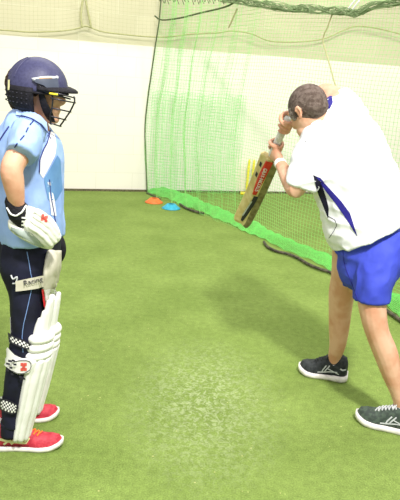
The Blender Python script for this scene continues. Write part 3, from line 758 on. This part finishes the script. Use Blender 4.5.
# helmet
hm = P(37.6, 88, YB); hk = K(YB)
helm = None
bm = bmesh.new(); nu, nv = 40, 14; grid = []
def dome(az, el, s=1.0):   # az 0 = front
    rx = 28 * hk * s; ry = .100 * s; rz_ = 28 * hk * s
    c = math.cos(el); return hm + bR @ V((rx * c * math.cos(az), ry * c * math.sin(az), rz_ * math.sin(el)))
for j in range(nv):
    el = math.radians(-6 + 94 * j / (nv - 1) * 1.0); grid.append([bm.verts.new(dome(2 * PI * i / nu, el)) for i in range(nu)])
for a, b in zip(grid, grid[1:]):
    for k in range(nu): bm.faces.new((a[k], a[(k + 1) % nu], b[(k + 1) % nu], b[k]))
bm.faces.new(grid[-1]); helm = obj('helmet', bm, M['helmet'], boy)
so_ = helm.modifiers.new('s', 'SOLIDIFY'); so_.thickness = .008; so_.offset = -1
bm = bmesh.new()
for az in (150, 180, 210, 120, -120):   # vent ridges over the crown
    a = math.radians(az); line(bm, [dome(a, math.radians(e), 1.005) for e in (18, 35, 52, 68)], .0022, 6)
obj('shell_ridges', bm, M['helmet'], helm)
bm = bmesh.new(); line(bm, [dome(2 * PI * i / 40, math.radians(-5), 1.01) for i in range(41)], .0035, 8, 1); obj('rim_binding', bm, M['black'], helm)
bm = bmesh.new(); gi = []
for i in range(17):   # peak
    a = math.radians(-72 + 144 * i / 16); c = max(0, math.cos(a * 1.2)); row = []
    base = dome(a, math.radians(8), 1.0); dr = bR @ V((math.cos(a) * 1.0, math.sin(a) * .55, 0)); ext = 9.5 * hk * c ** .7 + .002
    for (t, z_) in ((-.1, 0), (.3, .001), (.7, -.003), (1, -.010), (1, -.016), (.6, -.016), (.1, -.018), (-.1, -.018)):
        row.append(bm.verts.new(base + dr * ext * t + V((0, 0, z_))))
    gi.append(row)
for a, b in zip(gi, gi[1:]):
    for k in range(8): bm.faces.new((a[k], a[(k + 1) % 8], b[(k + 1) % 8], b[k]))
bm.faces.new(gi[0]); bm.faces.new(gi[-1][::-1]); obj('peak', bm, M['black'], helm)
# padded ear and neck guard
bm = bmesh.new(); gg = []
for i in range(33):
    a = math.radians(78 + 204 * i / 32); row = []
    dn_ = .078 - .010 * math.cos(a + PI) ** 2
    for s_, z_ in ((1.0, .005), (1.03, -.01), (1.02, -.035), (.93, -dn_ * .85), (.80, -dn_), (.76, -dn_ * .9), (.90, -.03), (.92, .005)):
        p = dome(a, 0, s_); row.append(bm.verts.new(p + V((0, 0, z_))))
    gg.append(row)
for a, b in zip(gg, gg[1:]):
    for k in range(8): bm.faces.new((a[k], a[(k + 1) % 8], b[(k + 1) % 8], b[k]))
bm.faces.new(gg[0]); bm.faces.new(gg[-1][::-1]); guard2 = obj('neck_guard', bm, M['black'], helm)
bm = bmesh.new()
for i in range(10):
    a = math.radians(185 + i * 9.5)
    for z_ in (-.018, -.034, -.05): p = dome(a, 0, 1.03); ell(bm, p + V((0, 0, z_)), (.003, .003, .002), None, 8)
obj('guard_studs', bm, mat('dark_stud', (52, 52, 62), .6), guard2)
th_ = bvh(helm, guard2)
obj('temple_plate', ribbon(th_, [(33, 80), (40, 79.5), (48, 79), (56, 79)], [(36, 83), (44, 86), (50, 91), (58, 92)], 10, 4, .010, fallY=2.06), M['darkgrey'], helm)
lab = obj('name_bar', ribbon(th_, [(32, 78.5), (40, 77.2), (48, 76.6), (56, 76.8)], [(33, 81), (40, 80), (48, 79.6), (56, 79.8)], 12, 3, .006, fallY=2.06), M['silver'], helm)
obj('gold_lettering', ribbon(bvh(lab), [(39, 78.2), (45, 77.6), (52, 77.6)], [(39, 79), (45, 78.6), (52, 78.6)], 9, 1, .001, fallY=2.06), mat('gold_print', (206, 160, 90), .5), lab)
obj('back_badge', ribbon(th_, [(8.8, 80), (8.6, 86), (8.4, 90)], [(10.5, 80), (10.5, 86), (10, 90)], 6, 2, .003, fallY=2.17), M['yellowwhite'], helm)
for qx, qy in ((55.5, 78.3), (34.5, 80)):
    bm = bmesh.new(); ell(bm, hit(th_, qx, qy, .008, 2.06), (.006, .003, .006)); obj('grille_screw', bm, M['silver'], helm)
# grille
def gb(px, py, yo): return P(px, py, YB + yo)
bm = bmesh.new()
bars = [((52, 92), (75, 98), .088), ((51, 98), (75.5, 103), .088), ((52, 108), (71, 112), .080), ((50, 116), (66, 120), .070), ((50, 123), (61, 126.5), .055)]
for (sx_, sy_), (fx_, fy_), hw in bars:
    pts = []
    for i in range(13):
        a = math.radians(-90 + 15 * i); c = math.cos(a); s_ = math.sin(a)
        pts.append(gb(sx_ + (fx_ - sx_) * c ** .8 if c > 0 else sx_, sy_ + (fy_ - sy_) * max(c, 0) ** .8, hw * s_))
    line(bm, pts, .0025, 8, 1)
for yo in (-.030, .030): line(bm, [gb(74, 97, yo), gb(74.5, 102, yo), gb(70, 111.5, yo), gb(65, 119, yo), gb(60, 126, yo)], .003, 8)
for yo in (-.085, .085):
    line(bm, [gb(36, 80, yo * 1.15), gb(43, 90, yo * 1.12), gb(52, 95, yo), gb(52, 108, yo * .92), gb(50, 116, yo * .82), gb(51, 124, yo * .62)], .003, 8)
    line(bm, [gb(52, 95, yo), gb(61, 96.5, yo * .9), gb(70, 99, yo * .6)], .003, 8)
obj('face_grille', bm, M['steel'], helm)
bm = bmesh.new()
for yo in (-1, 1): tube(bm, [(gb(41, 92, .082 * yo), .010, .003), (gb(44, 104, .074 * yo), .013, .003), (gb(49, 115, .055 * yo), .015, .003), (gb(52, 122, .02 * yo), .012, .003)], n=10)
obj('chin_strap', bm, M['black'], helm)
bm = bmesh.new(); line(bm, [gb(50, 93.5, -.094), gb(57, 94.5, -.094)], .0035, 6, 1); obj('yellow_clip', bm, M['yellow'], helm)

# ================================================================ THE COACH
YM = 2.68
man = thing('person', 'coach in white polo and blue shorts, back turned, bent over a cricket bat', 'person', (G(366, 405).x, 2.62, 0))
# bat line first: hands are placed on it
bt = P(289.5, 115, 2.76); toe_ = P(242, 222.5, 3.28); bdir = (toe_ - bt); BL = bdir.length; bdir.normalize()
def onbat(s): return bt + bdir * s
hand_top = onbat(.055); hand_low = onbat(.215)
mR = frame((-.52, .62, -.55), (-.30, .28, .9)); mhc = P(308, 112, 2.70)
bm = bmesh.new(); TM_ = head(bm, mhc, mR, .94); TM = lambda x, y, z: TM_(x, y, z)
tube(bm, [R3(332, 126, 2.72, 15, .06), R3(322, 120, 2.71, 14.5, .06), R3(312, 112, 2.70, 14, .058)])
tube(bm, [R3(366, 240, 2.63, 28, .10), R3(356, 200, 2.66, 30, .10), R3(345, 160, 2.70, 30, .10), R3(336, 135, 2.72, 24, .09), R3(330, 125, 2.72, 16, .07)], n=24)
# near (left) arm
wl = hand_low + V((.020, -.085, -.060))
el_l = P(295, 189, 2.60)
tube(bm, [R3(321, 140, 2.66, 13, .05), R3(311, 163, 2.62, 12, .045), (el_l + V((.012, 0, .02)), .045, .042), (el_l, .040, .038), (el_l.lerp(wl, .35), .039, .036), (el_l.lerp(wl, .75), .030, .026), (wl, .025, .022)])
# far (right) arm, elbow high behind the head
wr = hand_top + V((.045, -.02, .018)); wr = P(290, 117, 2.86)
el_r = P(324, 93, 2.96)
tube(bm, [R3(344, 108, 2.78, 14, .055), R3(333, 99, 2.89, 12, .05), (el_r, .044, .044), (el_r.lerp(wr, .35), .042, .042), (el_r.lerp(wr, .8), .032, .03), (wr, .027, .026)])
grip_hand(bm, hand_top, bdir, wr, .018, 1.08, 1)
grip_hand(bm, hand_low, bdir, wl, .018, 1.08, -1)
# legs
tube(bm, [R3(376, 252, 2.57, 17, .07), R3(374, 280, 2.50, 17, .082), R3(372, 300, 2.48, 14.5, .076), R3(374, 318, 2.46, 13.2, .066), R3(378, 334, 2.45, 12.2, .060), R3(386, 354, 2.44, 12.5, .060), R3(392, 374, 2.43, 10.5, .05), R3(398, 394, 2.42, 7.6, .036), R3(402, 410, 2.42, 7.5, .036), R3(402, 420, 2.42, 7.5, .036)])
tube(bm, [R3(354, 250, 2.70, 22, .09), R3(346, 275, 2.76, 15, .08), R3(341.5, 295, 2.80, 13, .07), R3(340, 313, 2.82, 11.5, .060), R3(339, 328, 2.83, 10.5, .056), R3(337.5, 345, 2.84, 8.5, .046), R3(334.5, 358, 2.86, 6.8, .033), R3(335, 370, 2.87, 6.8, .033)])
body2 = fuse('body', bm, M['skin_man'], man, .0048, 2)
for q in (-1, 1):
    bm = bmesh.new(); ell(bm, TM(.077, .030 * q, .010), (.012, .014, .010), mR); e = obj('eye', bm, M['white_cloth'], man)
    bm = bmesh.new(); ell(bm, TM(.087, .030 * q, .010), (.004, .006, .006), mR); obj('iris', bm, M['dark_mark'], e)
# hair: cap over crown and back, short at the neck
bm = bmesh.new(); ell(bm, TM(-.013, 0, .032), (.0935, .0745, .086), mR); ell(bm, TM(-.045, 0, .0), (.056, .063, .052), mR)
ell(bm, TM(.030, .062, .014), (.022, .009, .032), mR); ell(bm, TM(.030, -.062, .014), (.022, .009, .032), mR)
hair = fuse('hair', bm, M['hair'], man, .004, 1, (.0015, (130, 130, 130)))
bm = bmesh.new(); ell(bm, TM(.034, .0615, .014), (.022, .0085, .034), mR)
fuse('grey_sideburn', bm, M['hair_grey'], man, .003, 1, (.002, (90, 90, 90)), 'greying hair at the temple')

# polo shirt
bm = bmesh.new()
tube(bm, [R3(369, 234, 2.63, 38, .178), R3(366, 226, 2.635, 40, .172), R3(361, 202, 2.65, 40.5, .16), R3(352, 172, 2.68, 40, .155), R3(344, 150, 2.70, 38, .145), R3(337, 133, 2.72, 32, .125), R3(328, 122, 2.72, 21, .09), R3(320, 118, 2.715, 14.5, .066)], caps=(False, False), n=32)
tube(bm, [R3(322, 139, 2.67, 19, .075), R3(313, 157, 2.63, 19, .07), R3(306, 174, 2.61, 17, .066), R3(301, 187, 2.605, 15, .060)], caps=(True, False), n=24)
tube(bm, [R3(344, 114, 2.77, 22, .08), R3(343, 107, 2.82, 17, .07), R3(339, 104, 2.87, 15, .062)], caps=(True, False), n=24)
mshirt = fuse('polo_shirt', bm, M['white_cloth'], man, .0055, 4, (.007, (8, 8, 11)))
tm = bvh(mshirt)
obj('dark_side_stripe', ribbon(tm, [(313, 175), (316, 188), (321, 200), (325, 210), (328, 218)], [(320, 178), (324, 190), (327, 200), (329, 208), (328.5, 218)], 18, 4, .002), M['blacknavy'], mshirt)
obj('blue_side_stripe', ribbon(tm, [(316, 177), (326, 191), (336, 204), (345, 217), (357, 236)], [(320, 178), (332, 191), (342, 202), (350, 213), (357.5, 236)], 20, 4, .0025), M['royal_dark'], mshirt)
obj('piping_curve', drape(tm, [(328, 216), (335, 220), (337, 225), (334, 231), (329, 238)], .0012, .001), M['blacknavy'], mshirt)
obj('shoulder_trim', ribbon(tm, [(326, 99), (325, 104), (327, 109)], [(332, 95), (333, 103), (330, 109)], 8, 4, .003), M['royal_dark'], mshirt, label='dark blue trim at the shoulder')
obj('collar', ribbon(tm, [(304, 141), (309, 130), (315, 119), (321, 110)], [(309, 143), (314, 133), (320, 123), (326, 112)], 12, 4, .006), M['white_cloth'], mshirt)

# shorts
bm = bmesh.new()
tube(bm, [R3(370, 230, 2.63, 32, .14), R3(370, 240, 2.63, 34, .15), R3(369, 254, 2.63, 34, .158), R3(366, 264, 2.63, 29, .15)], caps=(False, True), n=30)
tube(bm, [R3(382, 246, 2.58, 24, .11), R3(378, 262, 2.55, 25, .115), R3(373, 282, 2.50, 19, .098), R3(371.5, 300, 2.485, 17.5, .092)], caps=(True, False), n=26)
tube(bm, [R3(356, 252, 2.70, 20, .10), R3(350, 266, 2.74, 14, .09), R3(348, 277, 2.76, 12, .085)], caps=(True, False), n=26)
shorts = fuse('shorts', bm, M['royal'], man, .0055, 3, (.006, (10, 10, 7)))
tsn = bvh(shorts)
obj('pocket_seam', drape(tsn, [(343, 250), (344, 262), (347, 272), (352, 284), (358, 300)], .0015, .0005), M['royal_dark'], shorts)
bm = bmesh.new(); 

# shoes and socks
for heel, toe, sh, w_ in ((G(346, 380), G(299, 371), 0, .116), (G(418, 436), G(356, 419), 1, .106)):
    u, so, sp, tp_, f_, sd_ = shoe(man, heel, toe, w_, M['shoe_black'] if not sh else M['shoe_green'], M['sole'], M['silver'] if sh else M['shoe_black'], .112, sole_h=.026)
    sg = -1 if sd_.y > 0 else 1; bm = bmesh.new()
    side_strip(bm, sp, sg, [(.20, .055), (.36, .050), (.52, .042), (.62, .040)], .003)
    side_strip(bm, sp, sg, [(.16, .045), (.32, .058), (.42, .066)], .0025)
    side_strip(bm, sp, sg, [(.44, .080), (.50, .055), (.52, .040)], .003); side_strip(bm, sp, sg, [(.37, .082), (.44, .056), (.48, .040)], .003)
    obj('side_stripes', bm, M['silver'], u)
    bm = bmesh.new(); side_strip(bm, sp, sg, [(.03, .075), (.10, .070), (.16, .078)], .004); obj('heel_tab', bm, M['silver'], u)
for x, y, Y in ((335, 363, 2.865), (401, 405, 2.42)):
    bm = bmesh.new(); tube(bm, [R3(x - .2, y - 1, Y, 7.6, .036), R3(x, y + 4, Y, 7.6, .036), R3(x + 1, y + 9, Y, 7.4, .035)], caps=(False, False)); obj('sock', bm, M['white_cloth'], man)

# ---------------------------------------------------------------- the bat
bat = thing('cricket_bat', 'wooden cricket bat with red sticker, gripped in both hands of the coach', 'bat', toe_)
wv = bdir.cross(CAM - onbat(.5)).normalized()
nv_ = wv.cross(bdir).normalized(); nv_ = nv_ if nv_.dot(CAM - onbat(.5)) > 0 else -nv_
if wv.x < 0: wv = -wv
RT = Matrix.Rotation(math.radians(14), 3, bdir); wv = RT @ wv; nv_ = RT @ nv_
bm = bmesh.new(); tube(bm, [(onbat(.022), .015), (onbat(.03), .018), (onbat(.15), .0165), (onbat(.27), .017)], n=16, sub=2)
hd = obj('handle', bm, M['grip'], bat)
bm = bmesh.new()
for k in range(22): c = onbat(.034 + k * .0105); tube(bm, [(c - bdir * .002, .0178), (c, .0186), (c + bdir * .002, .0178)], n=14, caps=(False, False), sub=1)
obj('grip_ribs', bm, M['grip'], hd)
b0 = .27; hw = .052
def spine(t): return .030 + .022 * math.sin(PI * min(1, (t * .95 + .1))) - .012 * t
def halfw(t): return hw * min(1, (.78 + t * 9)) * (1 if t < .93 else 1 - .28 * ((t - .93) / .07) ** 2)
def bow(t): return -.020 * math.sin(PI * t) - .0
def bp_(t, x, z): return onbat(b0 + (BL - b0) * t) + wv * x + nv_ * (z + bow(t))
bm = bmesh.new(); rr = []
for i in range(33):
    t = i / 32; h = halfw(t); s_ = spine(t); e = .014 + .012 * t
    if t > .97: s_ *= .8; e *= .8
    rr.append([bm.verts.new(bp_(t, x, z)) for x, z in ((-h, 0), (-h * .5, -.003), (0, -.004), (h * .5, -.003), (h, 0), (h, e), (h * .45, (e + s_) * .5), (h * .08, s_), (-h * .08, s_), (-h * .45, (e + s_) * .5), (-h, e))])
for a, b in zip(rr, rr[1:]):
    for k in range(11):
        f = bm.faces.new((a[k], a[(k + 1) % 11], b[(k + 1) % 11], b[k])); f.material_index = 1 if k in (4, 5) else 0  # right edge and outer slope take the darker willow as painted shade
bm.faces.new(rr[0]); bm.faces.new(rr[-1][::-1])
bl = obj('blade', bm, M['wood'], bat, False); bl.data.materials.append(M['wood_shaded'])
bmod = bl.modifiers.new('b', 'BEVEL'); bmod.width = .003; bmod.segments = 2
def surf(t, q, off=.0025):     # q: -1..1 across the back
    h = halfw(t); s_ = spine(t); e = .014 + .012 * t; a = abs(q)
    z = s_ + ((e + s_) * .5 - s_) * (a - .08) / .37 if a < .45 else (e + s_) * .5 + (e - (e + s_) * .5) * (a - .45) / .55
    return bp_(t, q * h, max(z, e) + off)
def patch(bm, t0, t1, f0, f1, n=14, m=6, off=.0025):
    g = [[bm.verts.new(surf(t0 + (t1 - t0) * i / n, f0(i / n) + (f1(i / n) - f0(i / n)) * j / m, off)) for j in range(m + 1)] for i in range(n + 1)]
    for i in range(n):
        for j in range(m): bm.faces.new((g[i][j], g[i + 1][j], g[i + 1][j + 1], g[i][j + 1]))
bm = bmesh.new(); patch(bm, .02, .50, lambda u: -.12 - .15 * math.sin(PI * u) if u < .9 else -.1, lambda u: .55 - .25 * u); stk = obj('red_sticker', bm, M['sticker_red'], bl, False)
a_ = surf(.27, .18, .007); x_ = surf(.40, .18) - surf(.14, .16); nr = (surf(.3, .6) - surf(.3, 0)).cross(surf(.4, .2) - surf(.3, .2)); nr = nr if nr.dot(CAM - a_) > 0 else -nr
text_on('sticker_lettering', 'GRAY-NICOLLS', .027, a_, x_, nr, M['pad_white'], stk)
for t in (.10, .245):
    bm = bmesh.new(); patch(bm, t, t + .055, lambda u: -.68, lambda u: -.40, 3, 3); obj('dark_mark', bm, M['dark_mark'], bl, False)
bm = bmesh.new(); patch(bm, .52, .93, lambda u: .15 - .45 * math.sin(PI * u * .8) * u, lambda u: .55 - .1 * u - .55 * u * u * .6, 16, 4)
obj('dark_swirl', bm, M['dark_mark'], bl, False)
bm = bmesh.new(); patch(bm, .60, .86, lambda u: .12 - .35 * u, lambda u: .22 - .30 * u, 12, 2, .004); obj('pale_swirl', bm, M['silver'], bl, False)
# man's watch-like wrist band on the lower hand
bm = bmesh.new(); dv = (wl - el_l).normalized(); tube(bm, [(wl - dv * .018, .0285, .026), (wl + dv * .006, .0285, .026)], caps=(False, False), sub=1); obj('wrist_band', bm, M['pad_white'], man)
